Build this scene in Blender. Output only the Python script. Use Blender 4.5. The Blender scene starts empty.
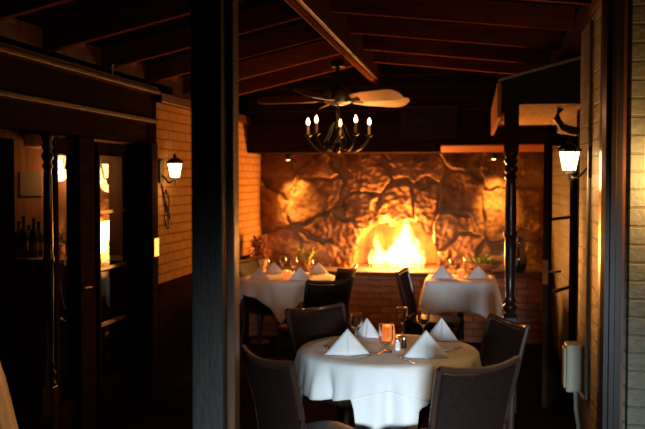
import bpy, bmesh, math, random
from mathutils import Vector, Matrix, noise
C = bpy.context.scene
COL = C.collection
PI = math.pi
random.seed(7)

# ------------------------------------------------------------------ camera
F = 896.0; CZ = 1.70
YAW = math.atan((475 - 322.5) / F); PIT = math.atan((214.5 - 180.0) / F)
cam = bpy.data.cameras.new('camera'); camo = bpy.data.objects.new('camera', cam); COL.objects.link(camo)
camo.location = (0, 0, CZ); camo.rotation_euler = (PI / 2 - PIT, 0, YAW)
cam.sensor_width = 36; cam.lens = F / 645 * 36
cam.dof.use_dof = True; cam.dof.focus_distance = 5.2; cam.dof.aperture_fstop = 1.9
C.camera = camo
# ------------------------------------------------------------------ world, daylight, exposure
w = bpy.data.worlds.new('world'); C.world = w; w.use_nodes = True
w.node_tree.nodes['Background'].inputs[0].default_value = (.35, .55, .8, 1)
w.node_tree.nodes['Background'].inputs[1].default_value = 0.001
C.view_settings.view_transform = 'Standard'; C.view_settings.look = 'None'
C.view_settings.exposure = 0.0; C.view_settings.gamma = 1.0
try: C.view_settings.use_curve_mapping = False
except Exception: pass
C.cycles.use_denoising = True
C.cycles.sample_clamp_indirect = 4.0
C.cycles.max_bounces = 16; C.cycles.transmission_bounces = 16; C.cycles.glossy_bounces = 6; C.cycles.diffuse_bounces = 4

def light(name, kind, loc, energy, color, size=.05, rot=None, parent=None, **kw):
    l = bpy.data.lights.new(name, kind); l.energy = energy; l.color = color
    if kind == 'AREA':
        l.shape = 'RECTANGLE'; l.size = size; l.size_y = kw.get('size_y', size)
        if 'spread' in kw: l.spread = kw['spread']
    else: l.shadow_soft_size = size
    if kind == 'SPOT': l.spot_size = kw.get('cone', 1.0); l.spot_blend = kw.get('blend', .8)
    o = bpy.data.objects.new(name, l); COL.objects.link(o); o.location = loc
    if rot: o.rotation_euler = rot
    if parent: o.parent = parent
    return o
def aim(o, target):
    o.rotation_euler = (Vector(target) - o.location).to_track_quat('-Z', 'Y').to_euler()
day = light('daylight', 'AREA', (.55, -3.1, 1.3), 12.5, (.72, .89, 1.0), .9, size_y=.6, spread=.36)
aim(day, (-.25, 4.7, .28))
WARM = (1.0, .36, .07); LAMP = (1.0, .55, .2)
for x, z, e in ((-1.0, .93, 150), (-.72, .95, 150), (-.86, 1.10, 100)):
    light('fire_light', 'POINT', (x, 9.92, z), e, WARM, .12)

# ------------------------------------------------------------------ measuring helper: pixel ray meets a plane of the room
def ray(x, y):
    u = (x - 322.5) / F; v = (214.5 - y) / F
    s, c = math.sin(YAW), math.cos(YAW); sp, cp = math.sin(PIT), math.cos(PIT)
    return (-s*cp + u*c - v*s*sp, c*cp + u*s + v*c*sp, -sp + v*cp)
def on(x, y, ax, val):
    r = ray(x, y); t = (val - (CZ if ax == 2 else 0)) / r[ax]
    return Vector((r[0]*t, r[1]*t, CZ + r[2]*t))

# ------------------------------------------------------------------ materials
def mat(name, col, rough=.6, metal=0, col2=None, scale=8, bump=0, bscale=None, stretch=(1, 1, 1), coat=0, sheen=0, emit=None, es=0, detail=5):
    m = bpy.data.materials.new(name); m.use_nodes = True; nt = m.node_tree; b = nt.nodes['Principled BSDF']
    b.inputs['Roughness'].default_value = rough; b.inputs['Metallic'].default_value = metal
    b.inputs['Base Color'].default_value = (*col, 1)
    if coat: b.inputs['Coat Weight'].default_value = coat; b.inputs['Coat Roughness'].default_value = .15
    if sheen: b.inputs['Sheen Weight'].default_value = sheen
    tc = nt.nodes.new('ShaderNodeTexCoord'); mp = nt.nodes.new('ShaderNodeMapping'); mp.inputs['Scale'].default_value = stretch
    nt.links.new(tc.outputs['Object'], mp.inputs[0])
    n = nt.nodes.new('ShaderNodeTexNoise'); n.inputs['Scale'].default_value = scale; n.inputs['Detail'].default_value = detail
    nt.links.new(mp.outputs[0], n.inputs['Vector'])
    r = nt.nodes.new('ShaderNodeValToRGB'); c2 = col2 or tuple(c * .8 for c in col)
    r.color_ramp.elements[0].color = (*c2, 1); r.color_ramp.elements[1].color = (*col, 1)
    r.color_ramp.elements[0].position = .35; r.color_ramp.elements[1].position = .65
    nt.links.new(n.outputs[0], r.inputs[0]); nt.links.new(r.outputs[0], b.inputs['Base Color'])
    if bump:
        n2 = nt.nodes.new('ShaderNodeTexNoise'); n2.inputs['Scale'].default_value = bscale or scale * 3; n2.inputs['Detail'].default_value = 6
        nt.links.new(mp.outputs[0], n2.inputs['Vector'])
        bp = nt.nodes.new('ShaderNodeBump'); bp.inputs['Strength'].default_value = bump; bp.inputs['Distance'].default_value = .02
        nt.links.new(n2.outputs[0], bp.inputs['Height']); nt.links.new(bp.outputs[0], b.inputs['Normal'])
    if emit: b.inputs['Emission Color'].default_value = (*emit, 1); b.inputs['Emission Strength'].default_value = es
    return m
def brick_mat(name, c1, c2, mortar, bw, bh, axis, bump=.8, rough=.55, ms=.008):
    m = bpy.data.materials.new(name); m.use_nodes = True; nt = m.node_tree; b = nt.nodes['Principled BSDF']
    b.inputs['Roughness'].default_value = rough
    tc = nt.nodes.new('ShaderNodeTexCoord'); sx = nt.nodes.new('ShaderNodeSeparateXYZ'); cx = nt.nodes.new('ShaderNodeCombineXYZ')
    nt.links.new(tc.outputs['Object'], sx.inputs[0]); nt.links.new(sx.outputs[axis], cx.inputs[0]); nt.links.new(sx.outputs[2], cx.inputs[1])
    nz = nt.nodes.new('ShaderNodeTexNoise'); nz.inputs['Scale'].default_value = 6; nt.links.new(tc.outputs['Object'], nz.inputs['Vector'])
    vm = nt.nodes.new('ShaderNodeVectorMath'); vm.operation = 'SCALE'; vm.inputs['Scale'].default_value = .012
    nt.links.new(nz.outputs['Color'], vm.inputs[0])
    va = nt.nodes.new('ShaderNodeVectorMath'); nt.links.new(cx.outputs[0], va.inputs[0]); nt.links.new(vm.outputs[0], va.inputs[1])
    k = nt.nodes.new('ShaderNodeTexBrick'); nt.links.new(va.outputs[0], k.inputs['Vector'])
    k.inputs['Scale'].default_value = 1; k.inputs['Brick Width'].default_value = bw; k.inputs['Row Height'].default_value = bh
    k.inputs['Mortar Size'].default_value = ms; k.inputs['Mortar Smooth'].default_value = .4
    k.inputs['Color1'].default_value = (*c1, 1); k.inputs['Color2'].default_value = (*c2, 1); k.inputs['Mortar'].default_value = (*mortar, 1)
    nt.links.new(k.outputs['Color'], b.inputs['Base Color'])
    n2 = nt.nodes.new('ShaderNodeTexNoise'); n2.inputs['Scale'].default_value = 28; n2.inputs['Detail'].default_value = 6
    nt.links.new(tc.outputs['Object'], n2.inputs['Vector'])
    ma = nt.nodes.new('ShaderNodeMath'); ma.operation = 'MULTIPLY_ADD'; nt.links.new(k.outputs['Fac'], ma.inputs[0]); ma.inputs[1].default_value = -1.0
    nt.links.new(n2.outputs[0], ma.inputs[2])
    bp = nt.nodes.new('ShaderNodeBump'); bp.inputs['Strength'].default_value = bump; bp.inputs['Distance'].default_value = .012
    nt.links.new(ma.outputs[0], bp.inputs['Height']); nt.links.new(bp.outputs[0], b.inputs['Normal'])
    return m
def glass_mat(name, col=(1, 1, 1), rough=0.0, ior=1.45):
    m = bpy.data.materials.new(name); m.use_nodes = True; b = m.node_tree.nodes['Principled BSDF']
    b.inputs['Base Color'].default_value = (*col, 1); b.inputs['Roughness'].default_value = rough
    b.inputs['Transmission Weight'].default_value = 1; b.inputs['IOR'].default_value = ior
    return m
def vol_mat(name, col, s):
    m = bpy.data.materials.new(name); m.use_nodes = True; nt = m.node_tree; nt.nodes.remove(nt.nodes['Principled BSDF'])
    e = nt.nodes.new('ShaderNodeEmission'); e.inputs[0].default_value = (*col, 1); e.inputs[1].default_value = s
    nt.links.new(e.outputs[0], nt.nodes['Material Output'].inputs['Volume'])
    return m
M = {}
M['wood'] = mat('dark_wood', (.03, .014, .008), .55, col2=(.018, .009, .005), scale=5, stretch=(1, 1, 8), bump=.15)
M['wood_gloss'] = mat('dark_gloss_wood', (.022, .011, .007), .3, col2=(.013, .007, .005), scale=6, stretch=(1, 1, 6), coat=.25)
M['post_wood'] = mat('weathered_dark_wood', (.05, .042, .036), .6, col2=(.028, .023, .02), scale=10, stretch=(4, 4, .5), bump=.35)
M['brown_wood'] = mat('brown_wood', (.16, .065, .025), .4, col2=(.09, .035, .014), scale=6, stretch=(4, 4, .6), bump=.12)
M['beam'] = mat('beam_wood', (.07, .018, .006), .55, col2=(.045, .012, .004), scale=4, stretch=(6, .8, 6), bump=.2)
M['rafter'] = mat('rafter_wood', (.17, .045, .014), .6, col2=(.11, .03, .009), scale=5, stretch=(.8, 6, 6), bump=.2)
M['deck'] = mat('roof_deck_wood', (.02, .008, .005), .85, col2=(.012, .005, .003), scale=4, stretch=(8, .7, 1), bump=.2)
M['header'] = mat('header_wood', (.026, .012, .005), .65, col2=(.017, .008, .0035), scale=3, stretch=(2, .6, 2), bump=.1)
M['plank'] = mat('warm_plank_wood', (.22, .085, .035), .5, col2=(.13, .05, .02), scale=4, stretch=(6, 6, .4), bump=.15)
M['soffit'] = mat('pale_soffit_board', (.5, .33, .17), .5, col2=(.36, .22, .1), scale=4, stretch=(4, .6, 1), bump=.1)
M['floor'] = mat('dark_floor', (.02, .008, .005), .6, col2=(.012, .005, .003), scale=3, bump=.2)
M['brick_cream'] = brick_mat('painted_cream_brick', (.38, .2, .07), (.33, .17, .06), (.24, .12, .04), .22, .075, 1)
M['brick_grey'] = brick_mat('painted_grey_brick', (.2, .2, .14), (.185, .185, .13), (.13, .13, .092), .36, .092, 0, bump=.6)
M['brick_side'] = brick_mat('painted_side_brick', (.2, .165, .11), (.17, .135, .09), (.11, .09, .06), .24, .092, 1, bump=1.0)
M['brick_red'] = brick_mat('hearth_brick', (.19, .08, .035), (.13, .055, .025), (.08, .045, .025), .22, .072, 0, bump=1.2, rough=.7)
M['soot'] = mat('sooty_firebrick', (.2, .075, .022), .9, col2=(.05, .018, .007), scale=5, bump=.8)
M['cloth'] = mat('white_tablecloth', (.78, .78, .77), .85, col2=(.74, .74, .73), scale=3, sheen=.1, bump=.05, bscale=60)
M['napkin'] = mat('white_napkin', (.82, .83, .84), .8, scale=4, bump=.04, bscale=80)
M['chair_frame'] = mat('dark_chair_wood', (.045, .022, .016), .4, scale=8, coat=.3)
M['chair_weave'] = mat('dark_brown_woven_back', (.018, .008, .006), .7, col2=(.011, .005, .004), scale=60, bump=.3, bscale=120)
M['chair_pad'] = mat('black_seat_leather', (.022, .018, .018), .5, scale=12, bump=.1)
M['iron'] = mat('black_wrought_iron', (.03, .024, .02), .45, metal=.6, scale=10, bump=.1)
M['brass'] = mat('aged_brass', (.6, .4, .16), .28, metal=1, scale=9)
M['silver'] = mat('polished_steel', (.75, .73, .7), .2, metal=1, scale=9)
M['blade'] = mat('orange_brown_fan_wood', (.42, .2, .07), .42, col2=(.34, .15, .05), scale=5, stretch=(1, 8, 1))
M['glass'] = glass_mat('clear_glass'); M['pane'] = glass_mat('window_glass', (.9, .92, .9), 0, 1.5)
M['amber'] = mat('lit_amber_glass', (.8, .25, .07), .25, scale=30, col2=(.6, .14, .03), emit=(1, .20, .03), es=.8)
M['shade'] = mat('lit_frosted_lamp_glass', (.9, .8, .6), .5, emit=(1, .64, .25), es=11)
M['shade_dim'] = mat('dim_frosted_lamp_glass', (.9, .8, .6), .5, emit=(1, .6, .2), es=2.2)
M['bulb'] = mat('lit_candle_bulb', (1, .8, .5), .4, emit=(1, .55, .22), es=16)
M['candle'] = mat('ivory_candle_sleeve', (.75, .5, .28), .5, scale=10)
M['flame'] = mat('votive_flame', (1, .6, .2), .5, emit=(1, .5, .15), es=12)
M['spot'] = mat('lit_spot_lens', (1, .8, .5), .4, emit=(1, .65, .3), es=9)
M['leaf'] = mat('green_leaf', (.22, .27, .06), .5, col2=(.13, .2, .04), scale=12)
M['dry'] = mat('dry_red_foliage', (.45, .17, .07), .7, col2=(.3, .12, .05), scale=12)
M['yellow'] = mat('yellow_green_leaf', (.42, .4, .08), .5, col2=(.3, .32, .06), scale=12)
M['pot_pale'] = mat('pale_ceramic', (.6, .45, .3), .4, scale=6)
M['terra'] = mat('terracotta', (.36, .15, .06), .6, scale=6, bump=.1)
M['dark_slab'] = mat('sooty_hearth_slab', (.06, .026, .012), .9, col2=(.035, .015, .008), scale=7, bump=.3)
M['bark'] = mat('charred_bark', (.05, .03, .02), .9, col2=(.14, .07, .03), scale=14, bump=.6)
M['box'] = mat('beige_painted_metal', (.36, .33, .24), .45, scale=5)
M['paper'] = mat('aged_paper', (.12, .07, .035), .8, col2=(.1, .06, .03), scale=4)
M['bottle'] = mat('dark_bottle_glass', (.015, .02, .012), .08, scale=4, coat=1)
M['bottle_label'] = mat('bottle_paper_label', (.35, .25, .15), .7, scale=9)
M['vent_metal'] = mat('dark_vent_metal', (.012, .006, .004), .9, scale=5)
M['salt'] = mat('white_salt', (.85, .83, .78), .7, scale=30)
M['awning'] = mat('dark_slate_fascia', (.012, .013, .013), .7, col2=(.009, .01, .01), scale=6)
M['drip'] = mat('grey_metal_drip_edge', (.30, .32, .34), .4, metal=.4, scale=6)

for k_ in ('wood', 'wood_gloss', 'rafter', 'beam', 'deck', 'header', 'chair_weave', 'chair_frame', 'chair_pad', 'floor', 'awning', 'brick_cream'):
    M[k_].node_tree.nodes['Principled BSDF'].inputs['Specular IOR Level'].default_value = 0.0 if k_ in ('wood', 'header', 'brick_cream', 'rafter', 'deck', 'floor') else .15
M['trim_wood'] = mat('glossy_dark_trim_wood', (.035, .024, .022), .3, col2=(.022, .015, .014), scale=6, stretch=(6, 6, .6), coat=.12)
M['orange_trim'] = mat('reddish_trim_wood', (.34, .10, .03), .5, col2=(.26, .07, .02), scale=4, stretch=(.8, 5, 5))
# ------------------------------------------------------------------ mesh helpers
class MB:
    def __init__(s): s.v = []; s.f = []
    def add(s, vs, fs):
        n = len(s.v); s.v += [tuple(p) for p in vs]; s.f += [tuple(i + n for i in f) for f in fs]; return s
    def box(s, x0, x1, y0, y1, z0, z1, rot=None, pivot=None, taper=None):
        vs = [Vector((x, y, z)) for z in (z0, z1) for y in (y0, y1) for x in (x0, x1)]
        if taper is not None:
            cx, cy = (x0+x1)/2, (y0+y1)/2
            for i in range(4): vs[i].x = cx + (vs[i].x-cx)*taper; vs[i].y = cy + (vs[i].y-cy)*taper
        if rot is not None:
            p = Vector(pivot) if pivot else Vector(((x0+x1)/2, (y0+y1)/2, (z0+z1)/2))
            vs = [p + rot @ (q - p) for q in vs]
        return s.add(vs, [(0, 2, 3, 1), (4, 5, 7, 6), (0, 1, 5, 4), (2, 6, 7, 3), (0, 4, 6, 2), (1, 3, 7, 5)])
    def prism_y(s, poly, y0, y1):
        n = len(poly)
        return s.add([(x, y0, z) for x, z in poly] + [(x, y1, z) for x, z in poly],
                     [tuple(range(n))[::-1], tuple(range(n, 2*n))] + [(i, (i+1) % n, n+(i+1) % n, n+i) for i in range(n)])
    def prism_z(s, poly, z0, z1):
        n = len(poly)
        return s.add([(x, y, z0) for x, y in poly] + [(x, y, z1) for x, y in poly],
                     [tuple(range(n))[::-1], tuple(range(n, 2*n))] + [(i, (i+1) % n, n+(i+1) % n, n+i) for i in range(n)])
    def lathe(s, prof, c=(0, 0, 0), seg=20, mtx=None, closed=False, seg_cap=True):
        vs = []; fs = []; c = Vector(c)
        for r, z in prof:
            for k in range(seg):
                a = 2*PI*k/seg; p = Vector((r*math.cos(a), r*math.sin(a), z))
                vs.append(c + (mtx @ p if mtx else p))
        n = len(prof)
        for i in range(n - 1 + (1 if closed else 0)):
            j = (i+1) % n
            for k in range(seg):
                k2 = (k+1) % seg; fs.append((i*seg+k, i*seg+k2, j*seg+k2, j*seg+k))
        if not closed and seg_cap:
            fs.append(tuple(range(seg))[::-1]); fs.append(tuple((n-1)*seg + k for k in range(seg)))
        return s.add(vs, fs)
    def tube(s, pts, r, seg=8):
        pts = [Vector(p) for p in pts]; rr = r if isinstance(r, (list, tuple)) else [r]*len(pts); vs = []; fs = []
        ref = Vector((0, 0, 1))
        for i, p in enumerate(pts):
            t = (pts[min(i+1, len(pts)-1)] - pts[max(i-1, 0)]).normalized()
            a = t.cross(ref)
            if a.length < .2: a = t.cross(Vector((1, 0, 0)))
            a.normalize(); b = t.cross(a)
            for k in range(seg):
                th = 2*PI*k/seg; vs.append(p + (a*math.cos(th) + b*math.sin(th))*rr[i])
        for i in range(len(pts)-1):
            for k in range(seg):
                k2 = (k+1) % seg; fs.append((i*seg+k, i*seg+k2, (i+1)*seg+k2, (i+1)*seg+k))
        fs.append(tuple(range(seg))[::-1]); fs.append(tuple((len(pts)-1)*seg + k for k in range(seg)))
        return s.add(vs, fs)
    def build(s, name, m, parent=None, smooth=False, bevel=0, solid=0, angle=40):
        me = bpy.data.meshes.new(name); me.from_pydata(s.v, [], s.f); me.validate(); me.update()
        bm = bmesh.new(); bm.from_mesh(me); bmesh.ops.recalc_face_normals(bm, faces=bm.faces); bm.to_mesh(me); bm.free()
        me.materials.append(M[m] if isinstance(m, str) else m)
        o = bpy.data.objects.new(name, me); COL.objects.link(o)
        if parent: o.parent = parent
        if smooth:
            me.shade_smooth()
            if angle < 180:
                me.set_sharp_from_angle(angle=math.radians(angle))
        if bevel:
            b = o.modifiers.new('b', 'BEVEL'); b.width = bevel; b.segments = 2; b.limit_method = 'ANGLE'
        if solid:
            b = o.modifiers.new('s', 'SOLIDIFY'); b.thickness = solid; b.offset = 0
        return o
def thing(name, label, cat, loc=(0, 0, 0), rz=0, group=None):
    o = bpy.data.objects.new(name, None); COL.objects.link(o); o.empty_display_size = .1
    o.location = loc; o.rotation_euler = (0, 0, rz); o['label'] = label; o['category'] = cat
    if group: o['group'] = group
    return o
def tag(o, label, cat, group=None):
    o['label'] = label; o['category'] = cat
    if group: o['group'] = group
    return o
def struct(o, label, cat='building part'):
    o['kind'] = 'structure'; o['label'] = label; o['category'] = cat
    return o
def dup(root, loc, rz=0, label=None, group=None):
    r = root.copy(); COL.objects.link(r); r.location = loc; r.rotation_euler = (0, 0, rz)
    if label: r['label'] = label
    if group: r['group'] = group
    for ch in list(root.children):
        c = ch.copy(); COL.objects.link(c); c.parent = r
        for g in list(ch.children):
            d = g.copy(); COL.objects.link(d); d.parent = c
    return r

# ================================================================== THE SETTING
XL = -2.4; XR = .8; YB = 10.0; RX = -1.01
struct(MB().box(-5.7, 3.3, -3, 10.9, -.1, 0).build('floor', 'floor'), 'dark brown floor of the dining room', 'floor')

# roof: two slopes with exposed rafters and a ridge beam
def zl(x): return 2.84 - .23*(RX - x)
def zr(x): return 2.84 - .107*(x - RX)
dk = MB()
XLL = -2.75; XRR = 1.1
dk.prism_y([(XLL, zl(XLL)+.15), (RX, 2.99), (XRR, zr(XRR)+.15), (XRR, zr(XRR)+.22), (RX, 3.07), (XLL, zl(XLL)+.22)], .2, 10.2)
ceil = dk.build('ceiling', 'deck'); struct(ceil, 'dark pitched board ceiling on exposed rafters', 'ceiling')
MB().box(RX-.05, RX+.05, .3, 9.98, 2.7, 3.0).build('ridge_beam', 'beam', ceil, bevel=.008)
MB().box(RX-.022, RX+.022, .3, 9.98, 2.685, 2.70).build('ridge_strip', 'rafter', ceil)
for y in (1.65, 2.52, 3.4, 4.28, 5.15, 6.03, 6.9, 7.8, 8.65):
    MB().prism_y([(XLL+.02, zl(XLL+.02)), (RX-.05, zl(RX-.05)), (RX-.05, zl(RX-.05)+.155), (XLL+.02, zl(XLL+.02)+.155)], y-.025, y+.025).build('rafter', 'rafter', ceil)
    MB().prism_y([(XR+.2, zr(XR+.2)), (RX+.05, zr(RX+.05)), (RX+.05, zr(RX+.05)+.155), (XR+.2, zr(XR+.2)+.155)], y-.025, y+.025).build('rafter', 'rafter', ceil)

# left header over the doors, upper wall, brick wall with the lantern
YH = 6.55
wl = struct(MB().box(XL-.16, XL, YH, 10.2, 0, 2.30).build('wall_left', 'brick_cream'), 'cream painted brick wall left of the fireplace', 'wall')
MB().box(XL-.2, XL+.05, YH-.02, 9.3, 2.29, 2.37).build('cap_board', 'beam', wl, bevel=.01)
MB().box(XL, XL+.02, YH-.02, 9.3, 0, .86).box(XL, XL+.035, YH-.02, 9.3, .86, .90).build('added_dark_boards', 'wood', wl, bevel=.004)  # dark boards added where the lower wall fades into darkness
up = struct(MB().box(XL-.35, XL-.2, .3, 10.2, 2.3, 2.72).build('wall_left_upper', 'plank'), 'board wall above the left header', 'wall')
hd = struct(MB().box(XL-.14, XL-.02, 1.0, 9.28, 2.16, 2.36).build('trim_1', 'header'), 'brown header board over the glass doors on the left', 'trim')
MB().box(XL-.2, XL+.05, 1.0, YH-.03, 2.345, 2.375).build('top_molding', 'beam', hd, bevel=.008)
MB().box(XL-.2, XL+.02, 1.0, YH-.03, 2.375, 2.40).build('ledge', 'beam', hd)
MB().box(XL-.14, XL+.015, 1.0, YH, 2.13, 2.16).build('bottom_molding', 'beam', hd, bevel=.006)
MB().box(XL-.16, XL-.05, 1.0, YH, 1.98, 2.13).build('door_head', 'wood', hd)

# back: stone wall with an arched firebox, raised brick hearth, dark soffit above
ARX, ARZ0, ARW, ARH = -.86, .73, .96, .52
rnd = random.Random(11)
seeds = []
for i in range(7):
    for j in range(4):
        seeds.append((-2.5 + i*.56 + rnd.uniform(-.22, .22) + (j % 2)*.27, .2 + j*.58 + rnd.uniform(-.2, .2), rnd.uniform(-.035, .045), rnd.uniform(.8, 1.25), rnd.uniform(-.25, .25), rnd.uniform(-.25, .25)))
seeds = [q_ for q_ in seeds if ((q_[0]-ARX)/.95)**2 + ((q_[1]-.75)/.92)**2 > 1]
for k_ in range(7):
    a_ = math.radians(4 + 172*k_/6); seeds.append((ARX + .66*math.cos(a_) + rnd.uniform(-.03, .03), .82 + .60*math.sin(a_) + rnd.uniform(-.03, .03), rnd.uniform(.0, .05), 1.0, rnd.uniform(-.25, .25), rnd.uniform(-.25, .25)))
seeds.append((ARX, .55, 0, 1.2, 0, 0))
def in_arch(x, z, g=0.0):
    u = abs(x - ARX) / (ARW/2 + g)
    wob = .16*noise.noise(Vector((x*5, z*5, 3)))+.06*noise.noise(Vector((x*14, z*14, 3)))
    if u >= 1 or z < ARZ0 - .02: return False
    return z < ARZ0 + (ARH + g + wob) * (1 - u**2.6)**.55
def stone(x, z):
    wx = x + .15*noise.noise(Vector((x*2.6, z*2.6, 5))) + .05*noise.noise(Vector((x*9, z*9, 1)))
    wz = z + .15*noise.noise(Vector((x*2.6, z*2.6, 9))) + .05*noise.noise(Vector((x*9, z*9, 4)))
    d = sorted((((wx-s[0])**2*.8 + (wz-s[1])**2*1.25)**.5*s[3], k) for k, s in enumerate(seeds))[:2]
    e = d[1][0] - d[0][0]; s = seeds[d[0][1]]
    edge = min(1, max(0, e) / (.035 + .03*abs(noise.noise(Vector((x*3, z*3, 8))))*3)); edge = edge*edge*(3-2*edge)
    h = edge*.055 + s[2]*edge + (s[4]*(wx-s[0]) + s[5]*(wz-s[1]))*.4*edge
    h += .02*noise.noise(Vector((x*3.5, z*3.5, 12))) + .014*noise.noise(Vector((x*7, z*7, 2))) + .014*noise.noise(Vector((x*22, z*22, 2)))
    return h, edge
NX, NZ = 300, 205
X0, X1, Z0, Z1 = XL, XR, 0.0, 2.25
vs = []; joint = []
for j in range(NZ+1):
    for i in range(NX+1):
        x = X0 + (X1-X0)*i/NX; z = Z0 + (Z1-Z0)*j/NZ
        h, e = stone(x, z); vs.append((x, YB - h, z)); joint.append(e)
fs = []
for j in range(NZ):
    for i in range(NX):
        x = X0 + (X1-X0)*(i+.5)/NX; z = Z0 + (Z1-Z0)*(j+.5)/NZ
        if in_arch(x, z): continue
        a = j*(NX+1)+i; fs.append((a, a+1, a+NX+2, a+NX+1))
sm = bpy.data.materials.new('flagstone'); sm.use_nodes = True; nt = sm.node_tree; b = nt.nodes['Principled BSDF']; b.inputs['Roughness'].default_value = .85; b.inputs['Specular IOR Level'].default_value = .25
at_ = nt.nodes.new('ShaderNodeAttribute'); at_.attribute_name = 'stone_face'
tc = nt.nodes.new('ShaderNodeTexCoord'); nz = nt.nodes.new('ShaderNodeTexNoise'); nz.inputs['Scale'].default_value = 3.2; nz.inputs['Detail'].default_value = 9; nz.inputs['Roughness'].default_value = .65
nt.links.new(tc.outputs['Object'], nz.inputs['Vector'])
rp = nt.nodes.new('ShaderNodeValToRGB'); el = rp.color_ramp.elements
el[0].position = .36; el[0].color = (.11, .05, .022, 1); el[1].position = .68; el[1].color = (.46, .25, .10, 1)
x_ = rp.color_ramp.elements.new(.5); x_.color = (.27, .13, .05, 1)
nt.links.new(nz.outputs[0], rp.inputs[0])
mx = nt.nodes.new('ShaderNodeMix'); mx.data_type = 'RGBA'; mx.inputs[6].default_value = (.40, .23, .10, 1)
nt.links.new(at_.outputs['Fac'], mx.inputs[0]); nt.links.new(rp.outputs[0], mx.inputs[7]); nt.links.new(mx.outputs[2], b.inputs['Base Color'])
n2 = nt.nodes.new('ShaderNodeTexNoise'); n2.inputs['Scale'].default_value = 30; n2.inputs['Detail'].default_value = 8; nt.links.new(tc.outputs['Object'], n2.inputs['Vector'])
bp = nt.nodes.new('ShaderNodeBump'); bp.inputs['Strength'].default_value = .45; bp.inputs['Distance'].default_value = .015
nt.links.new(n2.outputs[0], bp.inputs['Height']); nt.links.new(bp.outputs[0], b.inputs['Normal'])
me = bpy.data.meshes.new('wall_back'); me.from_pydata(vs, [], fs); me.update()
a_ = me.attributes.new('stone_face', 'FLOAT', 'POINT')
for k, e in enumerate(joint): a_.data[k].value = e
me.materials.append(sm); me.shade_smooth()
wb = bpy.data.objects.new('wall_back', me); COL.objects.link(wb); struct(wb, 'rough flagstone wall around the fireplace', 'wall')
# firebox behind the arch
fb = MB(); NA = 28; out = []
out.append((ARX-ARW/2-.03, ARZ0))
for k in range(NA+1):
    a = PI - PI*k/NA; cx, cz = math.cos(a), math.sin(a)
    out.append((ARX + (ARW/2+.03)*math.copysign(abs(cx)**.75, cx), ARZ0 + (ARH+.03)*abs(cz)**.8))
out.append((ARX+ARW/2+.03, ARZ0))
n = len(out)
vv = [(x, 9.97, z) for x, z in out] + [(ARX+(x-ARX)*.82, 10.5, ARZ0+(z-ARZ0)*.85) for x, z in out]
fb.add(vv, [(i, i+1, n+i+1, n+i) for i in range(n-1)] + [tuple(range(n, 2*n))])
fb.build('firebox_lining', 'soot', wb, smooth=True)
MB().box(XL, XR, 10.12, 10.3, 0, .7).box(XL, ARX-ARW/2-.1, 10.12, 10.3, .7, 2.3).box(ARX+ARW/2+.1, XR, 10.12, 10.3, .7, 2.3).box(XL, XR, 10.12, 10.3, 1.62, 2.9).build('backing', 'soot', wb)
hearth = struct(MB().box(XL, XR, 9.47, 10.5, 0, .68).build('wall_hearth', 'brick_red'), 'raised brown brick hearth under the fire', 'hearth')
MB().box(XL, XR, 9.43, 10.5, .68, .725).build('hearth_slab', 'dark_slab', hearth, bevel=.008)

# dark soffit above the stone
so = struct(MB().box(XL+.002, XR, 9.3, 10.1, 1.99, 2.30).build('trim_2', 'wood'), 'dark wooden soffit across the top of the stone wall', 'trim')
MB().box(XL+.002, XR+.2, 9.33, 9.45, 2.30, 2.99).build('gable_boards', 'wood', so)
for z in (2.42, 2.54, 2.66, 2.78): MB().box(XL+.01, XR+.1, 9.318, 9.33, z, z+.012).build('board_batten', 'beam', so)
x0 = on(441, 150, 1, 9.25).x
q = MB(); q.add([(x0, 9.22, 2.045), (XR, 9.22, 2.045), (XR, 9.30, 1.985), (x0, 9.30, 1.985), (x0, 9.22, 2.06), (XR, 9.22, 2.06), (XR, 9.30, 2.06), (x0, 9.30, 2.06)],
      [(0, 1, 2, 3), (4, 5, 6, 7), (0, 1, 5, 4), (0, 3, 7, 4), (1, 2, 6, 5), (2, 3, 7, 6)])
q.build('bevelled_trim', 'orange_trim', so)
v0 = on(401, 107, 1, 9.3); v1 = on(457, 150, 1, 9.3)
vt = thing('air_vent', 'dark boxy vent panel on the boards above the fireplace', 'vent', (0, 0, 0))
MB().box(v0.x, v1.x, 9.25, 9.32, 2.12, v0.z).build('housing', 'vent_metal', vt, bevel=.005)
MB().box(v0.x-.015, v1.x+.015, 9.235, 9.30, v0.z-.02, v0.z).build('top_lip', 'beam', vt)
s0 = on(411, 118, 1, 9.25); s1 = on(427, 123, 1, 9.25)
MB().box(s0.x, s1.x, 9.235, 9.25, s1.z, s0.z).build('grille', 'chair_pad', vt)

# right side: jamb wall with the lantern, wall beyond the door, facing brick wall, trim post
XJ = .65
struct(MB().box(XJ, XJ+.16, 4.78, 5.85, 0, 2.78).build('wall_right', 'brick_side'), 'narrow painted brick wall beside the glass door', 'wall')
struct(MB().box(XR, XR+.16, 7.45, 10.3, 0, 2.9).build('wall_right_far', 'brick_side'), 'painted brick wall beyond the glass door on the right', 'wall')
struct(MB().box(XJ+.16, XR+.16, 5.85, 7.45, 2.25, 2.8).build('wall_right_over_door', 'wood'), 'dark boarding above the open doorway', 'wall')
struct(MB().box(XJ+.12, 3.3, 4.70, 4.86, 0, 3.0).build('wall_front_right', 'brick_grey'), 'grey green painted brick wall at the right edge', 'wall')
struct(MB().box(2.6, 2.75, 4.9, 10, 0, 2.8).build('wall_side_room', 'wood'), 'dark wall of the space behind the glass door', 'wall')
tr = MB()
prof = [(0, .0), (.02, -.05), (.035, -.05), (.04, -.035), (.055, -.035), (.06, -.06), (.095, -.06), (.105, -.04), (.12, -.04), (.125, -.01), (.155, -.01), (.155, .08), (0, .08)]
xa = on(600, 250, 1, 4.66).x
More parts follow.
